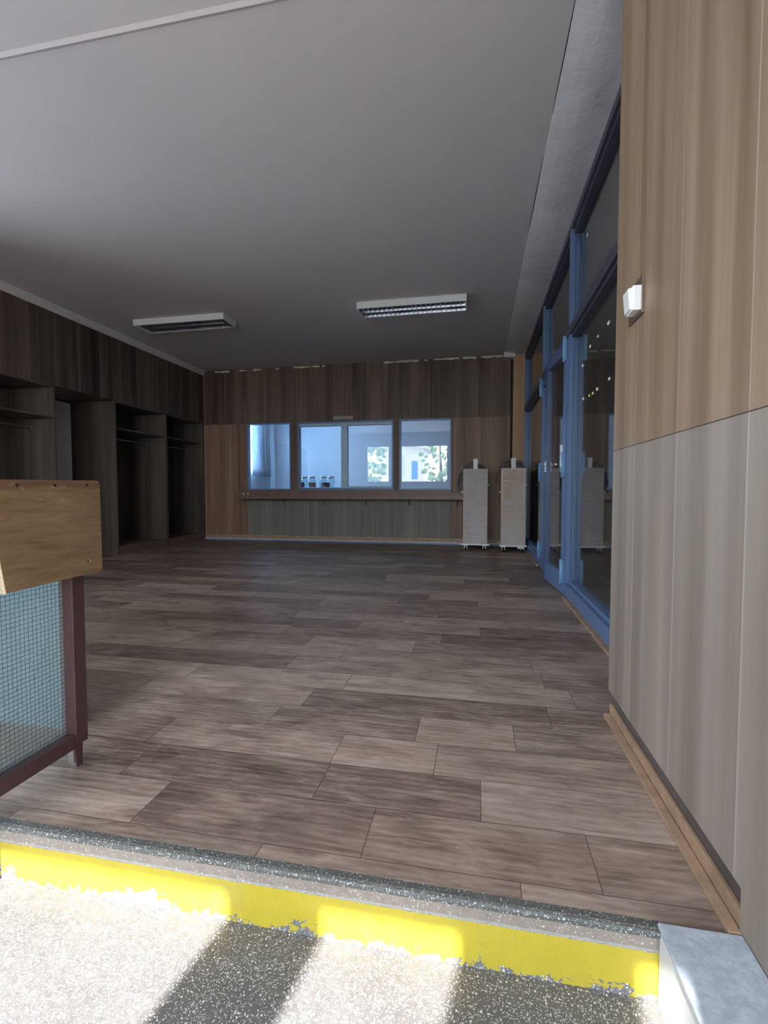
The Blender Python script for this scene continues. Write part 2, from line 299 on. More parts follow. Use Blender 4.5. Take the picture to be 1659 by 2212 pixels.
# curtain
t = NT('curtain_cloth', .8); t.color(t.mix(t.noise(t.scale(t.coord(), (40, 40, 3)), 2, 5, .7), (.5, .55, .62), (.72, .76, .8))); t.b.inputs['Transmission Weight'].default_value = 0
tl = t.n.new('ShaderNodeBsdfTranslucent'); tl.inputs[0].default_value = (.7, .78, .85, 1); mxs = t.n.new('ShaderNodeMixShader'); mxs.inputs[0].default_value = .3
t.link(t.b.outputs[0], mxs.inputs[1]); t.link(tl.outputs[0], mxs.inputs[2]); t.link(mxs.outputs[0], t.out.inputs[0]); M['curtain'] = t.m
M['leaf'] = plain('leaves', (.20, .30, .16), .6, var=.5, sc=3); M['bark'] = plain('bark', (.12, .08, .05), .9, var=.3)
M['render_wall'] = plain('pale_render', (.86, .85, .82), .8, var=.04); M['roof'] = plain('roof_sheet', (.45, .44, .44), .6); M['shutter'] = plain('blue_shutter', (.05, .2, .5), .5)
M['concrete'] = plain('yard_concrete', (.36, .35, .33), .85, var=.15, sc=2)

# ------------------------------------------------------------------ mesh helpers
class MB:
    def __init__(s): s.bm = bmesh.new(); s.mats = []
    def _mi(s, m):
        if m is None: return 0
        if m not in s.mats: s.mats.append(m)
        return s.mats.index(m)
    def box(s, x0, x1, y0, y1, z0, z1, m=None, bevel=0, R=None):
        vs = [s.bm.verts.new((x, y, z)) for x in (x0, x1) for y in (y0, y1) for z in (z0, z1)]
        F = [(0, 1, 3, 2), (4, 6, 7, 5), (0, 4, 5, 1), (2, 3, 7, 6), (0, 2, 6, 4), (1, 5, 7, 3)]
        fs = [s.bm.faces.new([vs[i] for i in f]) for f in F]
        for f in fs: f.material_index = s._mi(m)
        if bevel:
            es = list({e for f in fs for e in f.edges})
            r = bmesh.ops.bevel(s.bm, geom=es, offset=bevel, segments=2, affect='EDGES', profile=.6)
            for f in r['faces']: f.material_index = s._mi(m)
        if R is not None: bmesh.ops.transform(s.bm, matrix=R, verts=[v for v in s.bm.verts if v.is_valid and (v in vs or bevel)])
        return s
    def prism(s, pts, axis, a, b, m=None):
        """polygon pts in the two other axes, extruded along axis from a to b"""
        def P(p, h): q = list(p); q.insert(axis, h); return s.bm.verts.new(q)
        lo = [P(p, a) for p in pts]; hi = [P(p, b) for p in pts]; n = len(pts); fs = []
        fs.append(s.bm.faces.new(lo)); fs.append(s.bm.faces.new(hi[::-1]))
        for i in range(n): fs.append(s.bm.faces.new([lo[i], hi[i], hi[(i+1) % n], lo[(i+1) % n]]))
        for f in fs: f.material_index = s._mi(m)
        return s
    def tube(s, pts, r, seg=10, m=None, caps=True):
        pts = [Vector(p) for p in pts]; rings = []
        for i, p in enumerate(pts):
            d = (pts[min(i+1, len(pts)-1)]-pts[max(i-1, 0)]).normalized(); u = d.orthogonal().normalized()
            if i and abs(u.dot(pu)) < .99: u = (pu-d*pu.dot(d)).normalized()
            pu = u; w = d.cross(u); rr = r[i] if isinstance(r, (list, tuple)) else r
            rings.append([s.bm.verts.new(p+rr*(u*math.cos(k*2*math.pi/seg)+w*math.sin(k*2*math.pi/seg))) for k in range(seg)])
        for a, b in zip(rings, rings[1:]):
            for k in range(seg):
                f = s.bm.faces.new([a[k], a[(k+1) % seg], b[(k+1) % seg], b[k]]); f.smooth = True; f.material_index = s._mi(m)
        if caps:
            for q in (rings[0][::-1], rings[-1]): s.bm.faces.new(q).material_index = s._mi(m)
        return s
    def lathe(s, prof, seg=24, c=(0, 0, 0), m=None):
        rings = [[s.bm.verts.new((c[0]+r*math.cos(k*2*math.pi/seg), c[1]+r*math.sin(k*2*math.pi/seg), c[2]+z)) for k in range(seg)] for r, z in prof]
        for a, b in zip(rings, rings[1:]):
            for k in range(seg):
                f = s.bm.faces.new([a[k], a[(k+1) % seg], b[(k+1) % seg], b[k]]); f.smooth = True; f.material_index = s._mi(m)
        return s
    def build(s, name, m=None, parent=None, kind=None, label=None, cat=None, group=None, bevel=0):
        bmesh.ops.recalc_face_normals(s.bm, faces=s.bm.faces)
        me = bpy.data.meshes.new(name); s.bm.to_mesh(me); s.bm.free()
        if s.mats:
            for q in s.mats: me.materials.append(q)
        else: me.materials.append(m)
        o = bpy.data.objects.new(name, me); COL.objects.link(o)
        if parent: o.parent = parent
        tag(o, label, cat, group, kind)
        if bevel:
            b = o.modifiers.new('bevel', 'BEVEL'); b.width = bevel; b.segments = 2; b.limit_method = 'ANGLE'
        return o
def tag(o, label=None, cat=None, group=None, kind=None):
    if label: o['label'] = label
    if cat: o['category'] = cat
    if group: o['group'] = group
    if kind: o['kind'] = kind
    return o
def empty(name, loc, label=None, cat=None, group=None, kind=None):
    o = bpy.data.objects.new(name, None); COL.objects.link(o); o.location = loc; o.empty_display_size = .1
    return tag(o, label, cat, group, kind)
def copy_tree(o, parent=None):
    c = o.copy(); COL.objects.link(c); c.parent = parent
    for ch in list(o.children): copy_tree(ch, c)
    return c

XL, YB, ZC, GX, T0 = -4.68, 7.6, 2.94, .70, .09     # left front, back wall, ceiling, glass partition
# ================================================================== SETTING
# plank floor, one face per plank
bm = bmesh.new(); col_l = bm.loops.layers.float_color.new('plank'); uv_l = bm.loops.layers.uv.new('edge')
near = {0: [-.87, -.258, .27], 1: [-1.05, -.44, .018, .62], 2: [-1.1, -.445, -.12, .5], 3: [-.75, -.2, .135], -1: [-.5, .1]}
row = -1
y = 1.035-.178
while y < YB+.1:
    y0, y1 = max(y, .972), min(y+.178, YB+.1); x0, x1 = -5.4, .82
    js = sorted(j for j in near.get(row, [])); xs = [x0]
    lim = js[0] if js else x1
    x = x0+random.uniform(.2, 1.)
    while x < lim-.35: xs.append(x); x += random.choice((.6, .75, .95, 1.2))
    xs += js
    if not js: pass
    if xs[-1] < x1-.01: xs.append(x1)
    for a, b in zip(xs, xs[1:]):
        tone = (random.random(), random.random(), random.random(), 1)
        # split each plank so that the distance-to-edge uv interpolates linearly
        e = .004; gx = [a, a+e, b-e, b]; gy = [y0, y0+e, y1-e, y1]; dx = [0, e, e, 0]
        vs = [[bm.verts.new((p, q, 0)) for q in gy] for p in gx]
        for i in range(3):
            for j in range(3):
                idx = ((i, j), (i+1, j), (i+1, j+1), (i, j+1)); f = bm.faces.new([vs[p][q] for p, q in idx])
                for lp, (p, q) in zip(f.loops, idx): lp[col_l] = tone; lp[uv_l].uv = (dx[p], dx[q] if not (q == 0 and y0 == .972) else e)
    y += .178; row += 1
me = bpy.data.meshes.new('floor'); bm.to_mesh(me); bm.free(); me.materials.append(M['plank']); fl = bpy.data.objects.new('floor', me); COL.objects.link(fl); tag(fl, kind='structure', label='brown-grey wood-look plank floor')
MB().box(-5.4, .82, .985, YB+.1, -.12, -.001).build('floor_slab', M['dark_gap'], kind='structure')
MB().box(-5.4, .5, FY-.2, .98, -.25, -.15).build('floor_entrance', M['terrazzo'], kind='structure', label='speckled grey terrazzo entrance floor')
# step: terrazzo nosing and yellow riser
stp = empty('floor_step', (0, .975, 0), kind='structure', label='worn terrazzo step with yellow painted riser')
b = MB(); b.prism([(.99-.975, .0005), (.974-.975, .0003), (.968-.975, -.002), (.965-.975, -.007), (.966-.975, -.014), (.972-.975, -.020), (.99-.975, -.022)], 0, -5.4, .36, M['nosing'])
b.build('step_nosing', parent=stp, label='dark speckled terrazzo nosing')
rm = MB().box(-5.4, .5, .975, .99, -.15, -.0005).build('step_riser', M['riser'], label='riser with flaking yellow paint'); rm.parent = stp; rm.matrix_parent_inverse = Matrix.Translation((0, -.975, 0))

# ceiling with the plaster bead, bulkhead over the glass partition
c_ = MB(); c_.box(-5.4, 4.6, FY-.2, 10.4, ZC, ZC+.12, M['ceiling'])
ceil_o = c_.build('ceiling', kind='structure', label='pale grey painted ceiling')
b = MB(); b.prism([(1.958, ZC+.001), (1.968, ZC-.003), (1.98, ZC-.008), (1.99, ZC-.004), (2.0, ZC+.001)], 0, -5.3, .4, M['ceiling']); b.build('trim_1', kind='structure')
b = MB(); b.prism([(.395, ZC+.001), (.40, ZC-.0025), (.43, ZC-.009), (.47, ZC-.017), (.53, ZC-.024), (.58, ZC-.026), (.70, ZC-.026), (.84, ZC-.026), (.84, ZC+.001)], 1, 1.9, YB, M['bulkhead']); b.box(.385, .55, 7.43, YB, 2.862, 2.94, M['bulkhead'])
for y0, y1, x0 in ((2.15, 2.85, .397), (3.2, 4.05, .394)):
    n = 14
    for i in range(n):
        ya = y0+(y1-y0)*i/n; yb = y0+(y1-y0)*(i+1)/n; w = .0035*math.sin(math.pi*(i+.7)/(n+.6))+.0008
        b.box(x0-.004, x0-.004+w, ya, yb, ZC-.0025, ZC+.002, M['crack'])
b.build('trim_2', kind='structure', label='stained pale bulkhead strip above the glazing')

# left wall: fascia above the wardrobe niches, back wall of niches, cornice
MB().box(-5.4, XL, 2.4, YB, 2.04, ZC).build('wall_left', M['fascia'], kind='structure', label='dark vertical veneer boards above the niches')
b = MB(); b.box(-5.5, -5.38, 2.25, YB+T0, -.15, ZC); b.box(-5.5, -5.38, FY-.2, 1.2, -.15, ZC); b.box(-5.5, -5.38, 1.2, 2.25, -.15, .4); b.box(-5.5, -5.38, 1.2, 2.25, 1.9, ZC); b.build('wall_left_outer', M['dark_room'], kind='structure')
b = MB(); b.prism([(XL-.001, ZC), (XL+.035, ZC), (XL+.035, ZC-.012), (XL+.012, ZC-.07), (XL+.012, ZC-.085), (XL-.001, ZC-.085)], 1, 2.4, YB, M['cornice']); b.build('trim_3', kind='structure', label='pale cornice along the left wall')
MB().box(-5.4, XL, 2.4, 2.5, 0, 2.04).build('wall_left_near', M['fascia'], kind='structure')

# back wall with three serving windows
b = MB(); T = .09
def bw(x0, x1, z0, z1, m, dy=0): b.box(x0, x1, YB+dy, YB+T, z0, z1, M[m])
WX = [(-3.88, -3.085), (-2.96, -1.325), (-1.229, -.40)]; WZ0, WZ1 = .874, 2.005
bw(-5.5, .8, WZ1, ZC, 'back_upper')
bw(-5.5, WX[0][0], 0, WZ1, 'back_side'); bw(WX[2][1], .8, 0, WZ1, 'back_side')
bw(WX[0][0], WX[2][1], 0, WZ0, 'back_low')
bw(WX[0][1], WX[1][0], WZ0, WZ1, 'back_upper'); bw(WX[1][1], WX[2][0], WZ0, WZ1, 'back_upper')
b.build('wall_back', kind='structure', label='brown veneered back wall with serving windows')
b = MB(); b.box(XL, .52, YB-.022, YB, .035, .10, M['skirting']); b.box(XL, .52, YB-.026, YB, .026, .035, M['white_lacquer']); b.box(XL, .52, YB-.034, YB, .0, .026, M['blue']); b.build('baseboard_back', kind='structure', label='wooden skirting over a thin blue strip')
b = MB()
for x0, x1, z in [(-4.47, -4.18, 2.905), (-4.01, -3.87, 2.91), (-3.75, -3.6, 2.912), (-3.35, -3.28, 2.912), (-3.02, -2.72, 2.915), (-2.69, -2.57, 2.915), (-2.52, -2.47, 2.915), (-1.49, -1.33, 2.918), (-1.33, -.92, 2.922), (-.83, -.77, 2.92), (-.68, -.28, 2.925), (-.23, -.02, 2.925), (.05, .38, 2.925)]:
    n = max(3, int((x1-x0)/.035)); top = []; bot = []
    for i in range(n+1):
        x = x0+(x1-x0)*i/n; h = .007+.013*random.random()*(1 if 0 < i < n else .3); top.append((x, min(z+h, 2.938))); bot.append((x, z-h*random.uniform(.5, 1.3)))
    b.prism(bot+top[::-1], 1, YB-.004, YB+.001, M['plaster_bit'])
b.build('trim_4', kind='structure', label='flaking white plaster along the top of the back wall')

def frame_rect(mb, x0, x1, z0, z1, y0, y1, w, m):
    mb.box(x0, x0+w, y0, y1, z0, z1, m); mb.box(x1-w, x1, y0, y1, z0, z1, m)
    mb.box(x0+w, x1-w, y0, y1, z0, z0+w, m); mb.box(x0+w, x1-w, y0, y1, z1-w, z1, m)
for i, (x0, x1) in enumerate(WX):
    w = empty('window_%d' % (i+1), ((x0+x1)/2, YB, WZ0), kind='structure')
    ox, oz = (x0+x1)/2, WZ0
    inv = Matrix.Translation((-ox, -YB, -oz))
    fm = MB(); frame_rect(fm, x0, x1, WZ0, WZ1, YB-.006, YB+T, .02 if i != 1 else .028, M['blue'])
    if i == 1:
        fm.box(-2.205, -2.095, YB+.004, YB+.07, WZ0+.02, WZ1-.02, M['blue_mull'])
        fm.box(x0+.02, x1-.02, YB+.01, YB+.06, WZ1-.07, WZ1-.02, M['blue_mull'])
        fm.box(-2.095, x1-.02, YB+.01, YB+.06, WZ0+.02, WZ0+.05, M['blue_mull'])
    f = fm.build('window_frame'); f.parent = w; f.matrix_parent_inverse = inv
    panes = [(x0+.02, x1-.02)] if i != 1 else [(x0+.025, -2.2), (-2.1, x1-.025)]
    for a, c2 in panes:
        g = MB().box(a, c2, YB+.035, YB+.041, WZ0+.02, WZ1-.02).build('window_pane', M['kitchen_glass']); g.parent = w; g.matrix_parent_inverse = inv
        if i == 1:
            s_ = MB(); frame_rect(s_, a, c2, WZ0+.05 if a > -2.15 else WZ0+.03, WZ1-.07, YB+.03, YB+.046, .007, M['blue_dark']); s_ = s_.build('window_seal'); s_.parent = w; s_.matrix_parent_inverse = inv

# kitchen behind the windows
KX0, KX1, KY = -4.62, .8, 10.15
b = MB(); b.box(KX0-.1, KX1, KY, KY+.1, 0, ZC, M['kwall']); b.box(KX1-.1, KX1, YB+T, KY, 0, ZC, M['kwall'])
wy0, wy1, wz0, wz1 = 8.2, 9.33, 1.2, 2.5
b.box(KX0-.1, KX0, YB+T, wy0, 0, ZC, M['kwall']); b.box(KX0-.1, KX0, wy1, KY, 0, ZC, M['kwall']); b.box(KX0-.1, KX0, wy0, wy1, 0, wz0, M['kwall']); b.box(KX0-.1, KX0, wy0, wy1, wz1, ZC, M['kwall'])
b.build('wall_kitchen', kind='structure', label='pale walls of the room behind the serving windows')
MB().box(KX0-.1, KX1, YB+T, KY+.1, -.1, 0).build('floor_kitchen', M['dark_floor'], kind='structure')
wk = MB(); 
wk.box(KX0-.08, KX0-.04, wy0, wy0+.05, wz0, wz1, M['white_lacquer']); wk.box(KX0-.08, KX0-.04, wy1-.05, wy1, wz0, wz1, M['white_lacquer']); wk.box(KX0-.08, KX0-.04, 8.74, 8.79, wz0, wz1, M['white_lacquer'])
wk.box(KX0-.08, KX0-.04, wy0, wy1, wz0, wz0+.05, M['white_lacquer']); wk.box(KX0-.08, KX0-.04, wy0, wy1, wz1-.05, wz1, M['white_lacquer'])
wk.build('window_5', kind='structure')

# near right wall (veneered, with recessed kick) from the entrance to y = 1.91
NX, NY = .5, 1.91
b = MB(); b.box(NX, .84, .985, NY, .095, 1.0, M['near_lower']); b.box(NX, .84, FY-.2, .985, -.15, 1.0, M['near_lower'])
b.box(NX, .84, FY-.2, NY, 1.0, ZC, M['near_upper']); b.box(NX-.0008, NX, FY, NY, .9985, 1.0005, M['crack'])
b.box(.5155, .84, .985, NY, -.15, .095, M['dark_gap'])
b.build('wall_right', kind='structure', label='tan and grey veneered wall panels on the right')
b = MB(); b.box(.478, .502, .978, NY-.02, 0, .012, M['skirting']); b.box(.5035, .515, .986, NY-.005, 0, .044, M['skirting']); b.build('baseboard_right', kind='structure', label='two wooden skirting strips under the right wall', bevel=.002)

# ---- glass partition on the right: frame, transoms, mullions, fixed panes
GY0, GY1 = NY, 7.56
part = empty('window_4', (GX, GY0, 0), kind='structure', label='blue framed floor to ceiling glazed partition')
pinv = Matrix.Translation((-GX, -GY0, 0))
def pp(mb, name, m=None, label=None, parent=part, bevel=0):
    o = mb.build(name, m, label=label, bevel=bevel); o.parent = parent
    if parent == part: o.matrix_parent_inverse = pinv
    return o
b = MB(); b.box(GX, GX+.10, GY0, GY1, 2.86, 2.94, M['rail_shaded']); b.box(GX+.02, GX+.08, GY0, GY1, 2.825, 2.86, M['rail_shaded']); pp(b, 'head_rail', label='head rail coloured dark for its shade')
b = MB(); b.box(GX-.005, GX+.09, GY0, GY1, 2.065, 2.13, M['rail_shaded']); b.box(GX+.015, GX+.075, GY0, GY1, 2.04, 2.155, M['rail_shaded']); pp(b, 'transom', label='transom rail coloured dark for its shade')
def mullion(y, z0, z1):
    q = MB(); q.box(GX, GX+.03, y-.03, y+.03, z0, z1, M['blue']); q.box(GX+.033, GX+.09, y-.022, y+.022, z0, z1, M['blue']); q.box(GX+.03, GX+.033, y-.02, y+.02, z0, z1, M['blue_dark']); pp(q, 'mullion')
for y in (3.97, 5.52, 7.53, GY0+.05):
    mullion(y, .0, 2.065); mullion(y, 2.13, 2.86)
for y0, y1 in ((GY0+.08, 3.94), (5.55, 7.5)):
    q = MB(); q.box(GX, GX+.03, y0, y1, .02, .125, M['blue']); q.box(GX+.02, GX+.09, y0, y1, .0, .15, M['blue']); q.box(GX-.002, GX+.0, y0, y1, .118, .126, M['blue_dark']); pp(q, 'sill_rail')
for y0, y1 in ((GY0+.08, 3.94), (5.55, 7.5)):
    pp(MB().box(GX+.052, GX+.058, y0, y1, .14, 2.05), 'glass_pane', M['glass'])
for y0, y1 in ((GY0+.08, 3.94), (4.0, 5.49), (5.55, 7.5)):
    pp(MB().box(GX+.052, GX+.058, y0, y1, 2.14, 2.84), 'transom_pane', M['glass'])
b = MB(); b.box(GX-.028, GX, GY0, 3.93, 0, .022, M['skirting']); b.box(GX-.028, GX, 5.6, 7.5, 0, .022, M['skirting']); b.build('baseboard_partition', kind='structure')
fk = [(2.99, 1.503, 'fleck'), (3.275, 1.503, 'fleck'), (3.492, 1.504, 'fleck_y'), (3.68, 1.518, 'fleck'), (3.03, 1.836, 'fleck'), (3.279, 1.837, 'fleck'), (3.492, 1.836, 'fleck'), (3.72, 1.765, 'fleck'), (3.39, 1.50, 'fleck_y'), (3.64, 2.654, 'fleck')]
b = MB()
for y, z, m_ in fk:
    s_ = random.uniform(.008, .014); b.prism([(y-s_*2.2, z-s_*.5), (y-s_*.6, z-s_), (y+s_*2, z-s_*.2), (y+s_*2.3, z+s_*.6), (y+.2*s_, z+s_), (y-s_*1.9, z+s_*.5)], 0, GX+.0505, GX+.0519, M[m_])
pp(b, 'glue_flecks', label='flecks of glue stuck to the pane')

# ---- double door in the partition
def leaf(hinge_y, sgn, width, ang, name, label):
    d = empty(name, (GX+.01, hinge_y, 0), kind='structure', label=label)
    def bx(q, a, c2, x0, x1, z0, z1, m):
        ya, yb = sorted((a*sgn, c2*sgn)); q.box(x0, x1, ya, yb, z0, z1, m)
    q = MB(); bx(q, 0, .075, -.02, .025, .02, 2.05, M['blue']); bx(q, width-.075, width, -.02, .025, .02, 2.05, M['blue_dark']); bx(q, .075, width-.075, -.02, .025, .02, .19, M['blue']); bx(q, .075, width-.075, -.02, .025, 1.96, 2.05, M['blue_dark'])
    q.build('door_frame', parent=d)
    q = MB(); bx(q, .07, width-.07, .0, .006, .18, 1.97, M['glass']); q.build('door_pane', parent=d)
    for z in (.10, .96, 1.88):
        h = MB(); h.tube([(-.034, sgn*.012, z), (-.034, sgn*.012, z+.2)], .0125, 12, M['blue_light']); h.box(-.034, -.018, min(0, sgn*.02), max(0, sgn*.02), z+.01, z+.19, M['blue_light']); h.build('hinge', parent=d, label='pale blue cylinder hinge')
    d.rotation_euler = (0, 0, ang); return d
L1 = leaf(4.02, 1, .72, math.radians(4.6), 'door_1', 'blue glazed door leaf standing slightly ajar')
hh = MB(); hh.box(-.028, -.02, .665, .69, 1.03, 1.13, M['steel']); hh.tube([(-.05, .675, 1.1), (-.05, .59, 1.1)], .008, 8, M['steel']); hh.tube([(-.02, .675, 1.1), (-.05, .675, 1.1)], .008, 8, M['steel']); hh.build('handle', parent=L1)
L2 = leaf(5.475, -1, .73, 0, 'door_2', 'blue glazed door leaf, closed')

# room on the other side of the glass
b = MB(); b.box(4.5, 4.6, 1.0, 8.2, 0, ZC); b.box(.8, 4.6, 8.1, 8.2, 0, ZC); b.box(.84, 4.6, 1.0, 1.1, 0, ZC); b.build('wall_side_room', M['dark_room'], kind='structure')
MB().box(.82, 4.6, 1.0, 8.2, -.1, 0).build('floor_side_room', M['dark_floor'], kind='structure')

# pillar at the far end of the partition
b = MB(); b.box(.53, .70, 7.50, YB, 0, 2.914, M['pillar']); b.build('trim_5', kind='structure', label='orange-brown veneered pillar in the far right corner')
b = MB(); b.box(.497, .53, 7.56, YB, 0, 2.87, M['crack']); b.build('dark_gap_strip', kind='structure')  # solid strip standing in for the dark gap, its shade put into the colour

# entrance front behind the camera
b = MB(); xs = [-5.4]+[v for a, c2, _ in OPEN for v in (a, c2)]+[.84]
for i in range(0, len(xs), 2): b.box(xs[i], xs[i+1], FY-.04, FY, -.15, ZC)
for a, c2, z0 in OPEN:
    b.box(a, c2, FY-.04, FY, HEAD, ZC)
    if z0 > 0: b.box(a, c2, FY-.04, FY, -.15, z0)
b.build('wall_front', M['outer'], kind='structure')

# recessed grey door between the wardrobes
MB().box(-5.385, -5.34, 4.62, 5.48, 0, 2.02).build('door_3', M['greydoor'], kind='structure', label='flat grey door at the back of the recess')
b = MB(); b.box(-5.38, -5.33, 4.62, 5.48, 2.02, 2.04); b.build('trim_7', M['wardrobe'], kind='structure')

# ================================================================== THINGS
def wardrobe(y0, y1, name, label, rod=True):
    D = .60; r = empty(name, (XL-D/2, (y0+y1)/2, 0), label, 'wardrobe', 'open wardrobe niches along the left wall')
    inv = Matrix.Translation((-(XL-D/2), -(y0+y1)/2, 0))
    def P(mb, nm, m=None, l=None): o = mb.build(nm, m, label=l); o.parent = r; o.matrix_parent_inverse = inv; return o
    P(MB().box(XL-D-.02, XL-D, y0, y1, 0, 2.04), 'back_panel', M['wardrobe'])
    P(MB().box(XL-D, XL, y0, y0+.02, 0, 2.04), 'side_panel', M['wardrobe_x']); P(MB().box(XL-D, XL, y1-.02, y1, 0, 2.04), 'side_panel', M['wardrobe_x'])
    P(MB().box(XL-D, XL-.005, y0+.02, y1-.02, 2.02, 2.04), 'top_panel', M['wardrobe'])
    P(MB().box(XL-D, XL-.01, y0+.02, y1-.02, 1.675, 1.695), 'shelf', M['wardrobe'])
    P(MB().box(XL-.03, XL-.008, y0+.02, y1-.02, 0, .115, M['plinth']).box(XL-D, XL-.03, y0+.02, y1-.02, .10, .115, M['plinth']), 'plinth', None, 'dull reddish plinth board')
    if rod:
        q = MB(); q.tube([(XL-.3, y0+.02, 1.58), (XL-.3, y1-.02, 1.58)], .009, 10, M['steel']); q.tube([(XL-.3, y1-.035, 1.58), (XL-.3, y1-.02, 1.58)], .018, 12, M['steel']); P(q, 'clothes_rail', None, 'thin metal clothes rail')
    return r
M['plinth'] = plain('plinth_board', (.16, .10, .085), .5, var=.15)
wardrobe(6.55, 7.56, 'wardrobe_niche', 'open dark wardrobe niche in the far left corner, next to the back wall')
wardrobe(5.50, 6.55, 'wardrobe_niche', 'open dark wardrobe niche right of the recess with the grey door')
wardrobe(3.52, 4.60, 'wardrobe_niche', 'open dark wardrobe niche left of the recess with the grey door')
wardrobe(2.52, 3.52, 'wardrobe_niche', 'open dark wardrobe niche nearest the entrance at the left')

# serving counter with brackets
ct = empty('serving_counter', (-2.08, 7.45, .72), 'long brown serving counter under the three blue windows', 'counter'); inv = Matrix.Translation((2.08, -7.45, -.72))
o = MB().box(-3.94, -.20, 7.3, YB-.001, .80, .832).build('worktop', M['counter'], bevel=.004); o.parent = ct; o.matrix_parent_inverse = inv
o = MB().box(-3.94, -.20, 7.3, 7.33, .722, .80).build('front_board', M['counter'], bevel=.003); o.parent = ct; o.matrix_parent_inverse = inv
o = MB().box(-3.88, -.40, 7.52, YB-.001, .832, .874).build('upstand', M['counter']); o.parent = ct; o.matrix_parent_inverse = inv
for x in (-3.90, -3.2, -2.486, -1.78, -1.06, -.30):
    q = MB(); q.prism([(YB-.001, .80), (YB-.001, .62), (YB-.02, .62), (YB-.16, .765), (YB-.16, .80)], 0, x-.008, x+.008, M['steel'])
    o = q.build('bracket'); o.parent = ct; o.matrix_parent_inverse = inv
for x, k in ((-3.80, 0), (-3.72, 1)):
    q = MB(); q.box(x-.008, x+.008, 7.296, 7.3005, .79, .822); o = q.build('tape_mark', M['white_lacquer']); o.parent = ct; o.matrix_parent_inverse = inv

MB().box(-2.33, -2.0, YB-.012, YB, 2.035, 2.085).build('beige_plate', M['beige_sign'], label='blank beige plate on the back wall above the middle serving window', cat='plate', bevel=.002)

# jars on the window ledge
MB().box(-2.95, -2.3, YB+.05, 7.86, WZ0-.03, WZ0).build('jar_ledge', M['kwall'], kind='structure')
j = empty('glass_jar', (-2.905, 7.76, WZ0), 'empty glass jar on the serving window ledge, nearest the left window post', 'jar', 'glass jars on the serving window ledge')
R_ = .068
q = MB(); q.lathe([(0, .002), (R_*.8, .002), (R_, .012), (R_, .14), (R_*.92, .165), (R_*.62, .188), (R_*.6, .2), (R_*.66, .205), (R_*.66, .225), (R_*.6, .225), (R_*.56, .19), (R_*.88, .163), (R_*.95, .14), (R_*.95, .016), (0, .012)], 28, m=M['jar_glass']); q.build('jar_body', parent=j)
q = MB(); q.lathe([(R_*.68, .2), (R_*.74, .203), (R_*.74, .222), (R_*.68, .226)], 24, m=M['steel']); q.build('neck_ring', parent=j, label='metal ring at the jar neck')
q = MB(); seg = 16
for k in range(seg):
    a0 = math.radians(-150+k*120/seg); a1 = math.radians(-150+(k+1)*120/seg); r_ = R_*1.012
    vs = [q.bm.verts.new((r_*math.cos(a), r_*math.sin(a), z)) for a, z in ((a0, .045), (a1, .045), (a1, .125), (a0, .125))]; q.bm.faces.new(vs).smooth = True
q.build('jar_label', M['label'], parent=j, label='dark paper label with red and green print')
for x, rz, lb in ((-2.765, .35, 'glass jar showing its red and green label, second from the left window post'), (-2.565, .9, 'glass jar with its label turned to the right, left of the last jar'), (-2.425, -1.1, 'glass jar at the right end of the row on the window ledge')):
    c2 = copy_tree(j); c2.location = (x, 7.76, WZ0); c2.rotation_euler = (0, 0, rz); c2['label'] = lb
j.rotation_euler = (0, 0, -.7)

# curtain in the room behind
q = MB(); n = 90
pts = []
for i in range(n+1):
    y = 8.93+i*(9.85-8.93)/n; x = -4.50+.035*math.sin(i*.72)+.02*math.sin(i*.31+1); pts.append((x, y))
zs = [1.17+k*(2.62-1.17)/10 for k in range(11)]
grid = [[q.bm.verts.new((x+.012*math.sin(z*5+i), y, z)) for z in zs] for i, (x, y) in enumerate(pts)]
for i in range(n):
    for k in range(10): q.bm.faces.new([grid[i][k], grid[i+1][k], grid[i+1][k+1], grid[i][k+1]]).smooth = True
cu = q.build('curtain', M['curtain'], label='pale gathered curtain seen through the left serving window', cat='curtain')
s_ = cu.modifiers.new('thick', 'SOLIDIFY'); s_.thickness = .003
MB().tube([(-4.5, 8.2, 2.64), (-4.5, 10.1, 2.64)], .012, 10, M['steel']).build('curtain_rod', label='thin metal rod carrying the curtain behind the left serving window', cat='rod')

# ceiling fixtures
def fixture(x0, label):
    Lw, Dp, H = 1.2, .30, .072
    r = empty('ceiling_light', (x0+Lw/2, 5.19+Dp/2, ZC), label, 'ceiling light', 'fluorescent ceiling fixtures')
    q = MB(); w = .014
    q.box(-Lw/2, Lw/2, -Dp/2, -Dp/2+w, -H, 0); q.box(-Lw/2, Lw/2, Dp/2-w, Dp/2, -H, 0); q.box(-Lw/2, -Lw/2+w, -Dp/2+w, Dp/2-w, -H, 0); q.box(Lw/2-w, Lw/2, -Dp/2+w, Dp/2-w, -H, 0); q.box(-Lw/2+w, Lw/2-w, -Dp/2+w, Dp/2-w, -.012, -.001)
    q.build('housing', M['white_lacquer'], parent=r)
    q = MB()
    for k in range(3):                                        # V-shaped long reflectors
        y = -Dp/2+w+k*(Dp-2*w-.004)/2; q.prism([(y-.0+.000, -H+.004), (y+.004, -H+.004), (y+.008, -.03), (y-.004, -.03)], 0, -Lw/2+w, Lw/2-w)
    q.build('reflector', M['chrome'], parent=r)
    q = MB(); nb = 22
    for k in range(1, nb):
        x = -Lw/2+w+(Lw-2*w)*k/nb; q.box(x-.0035, x+.0035, -Dp/2+w, Dp/2-w, -H+.004, -.034)
    q.build('louvre', M['chrome'], parent=r, label='shiny cross blades')
    for y in (-.068, .068):
        q = MB(); q.tube([(-Lw/2+.04, y, -.026), (Lw/2-.04, y, -.026)], .012, 12, M['white_lacquer']); q.build('tube_lamp', parent=r)
    return r
fixture(-4.13, 'left fluorescent ceiling light with metal louvre, switched off, nearer the wardrobes')
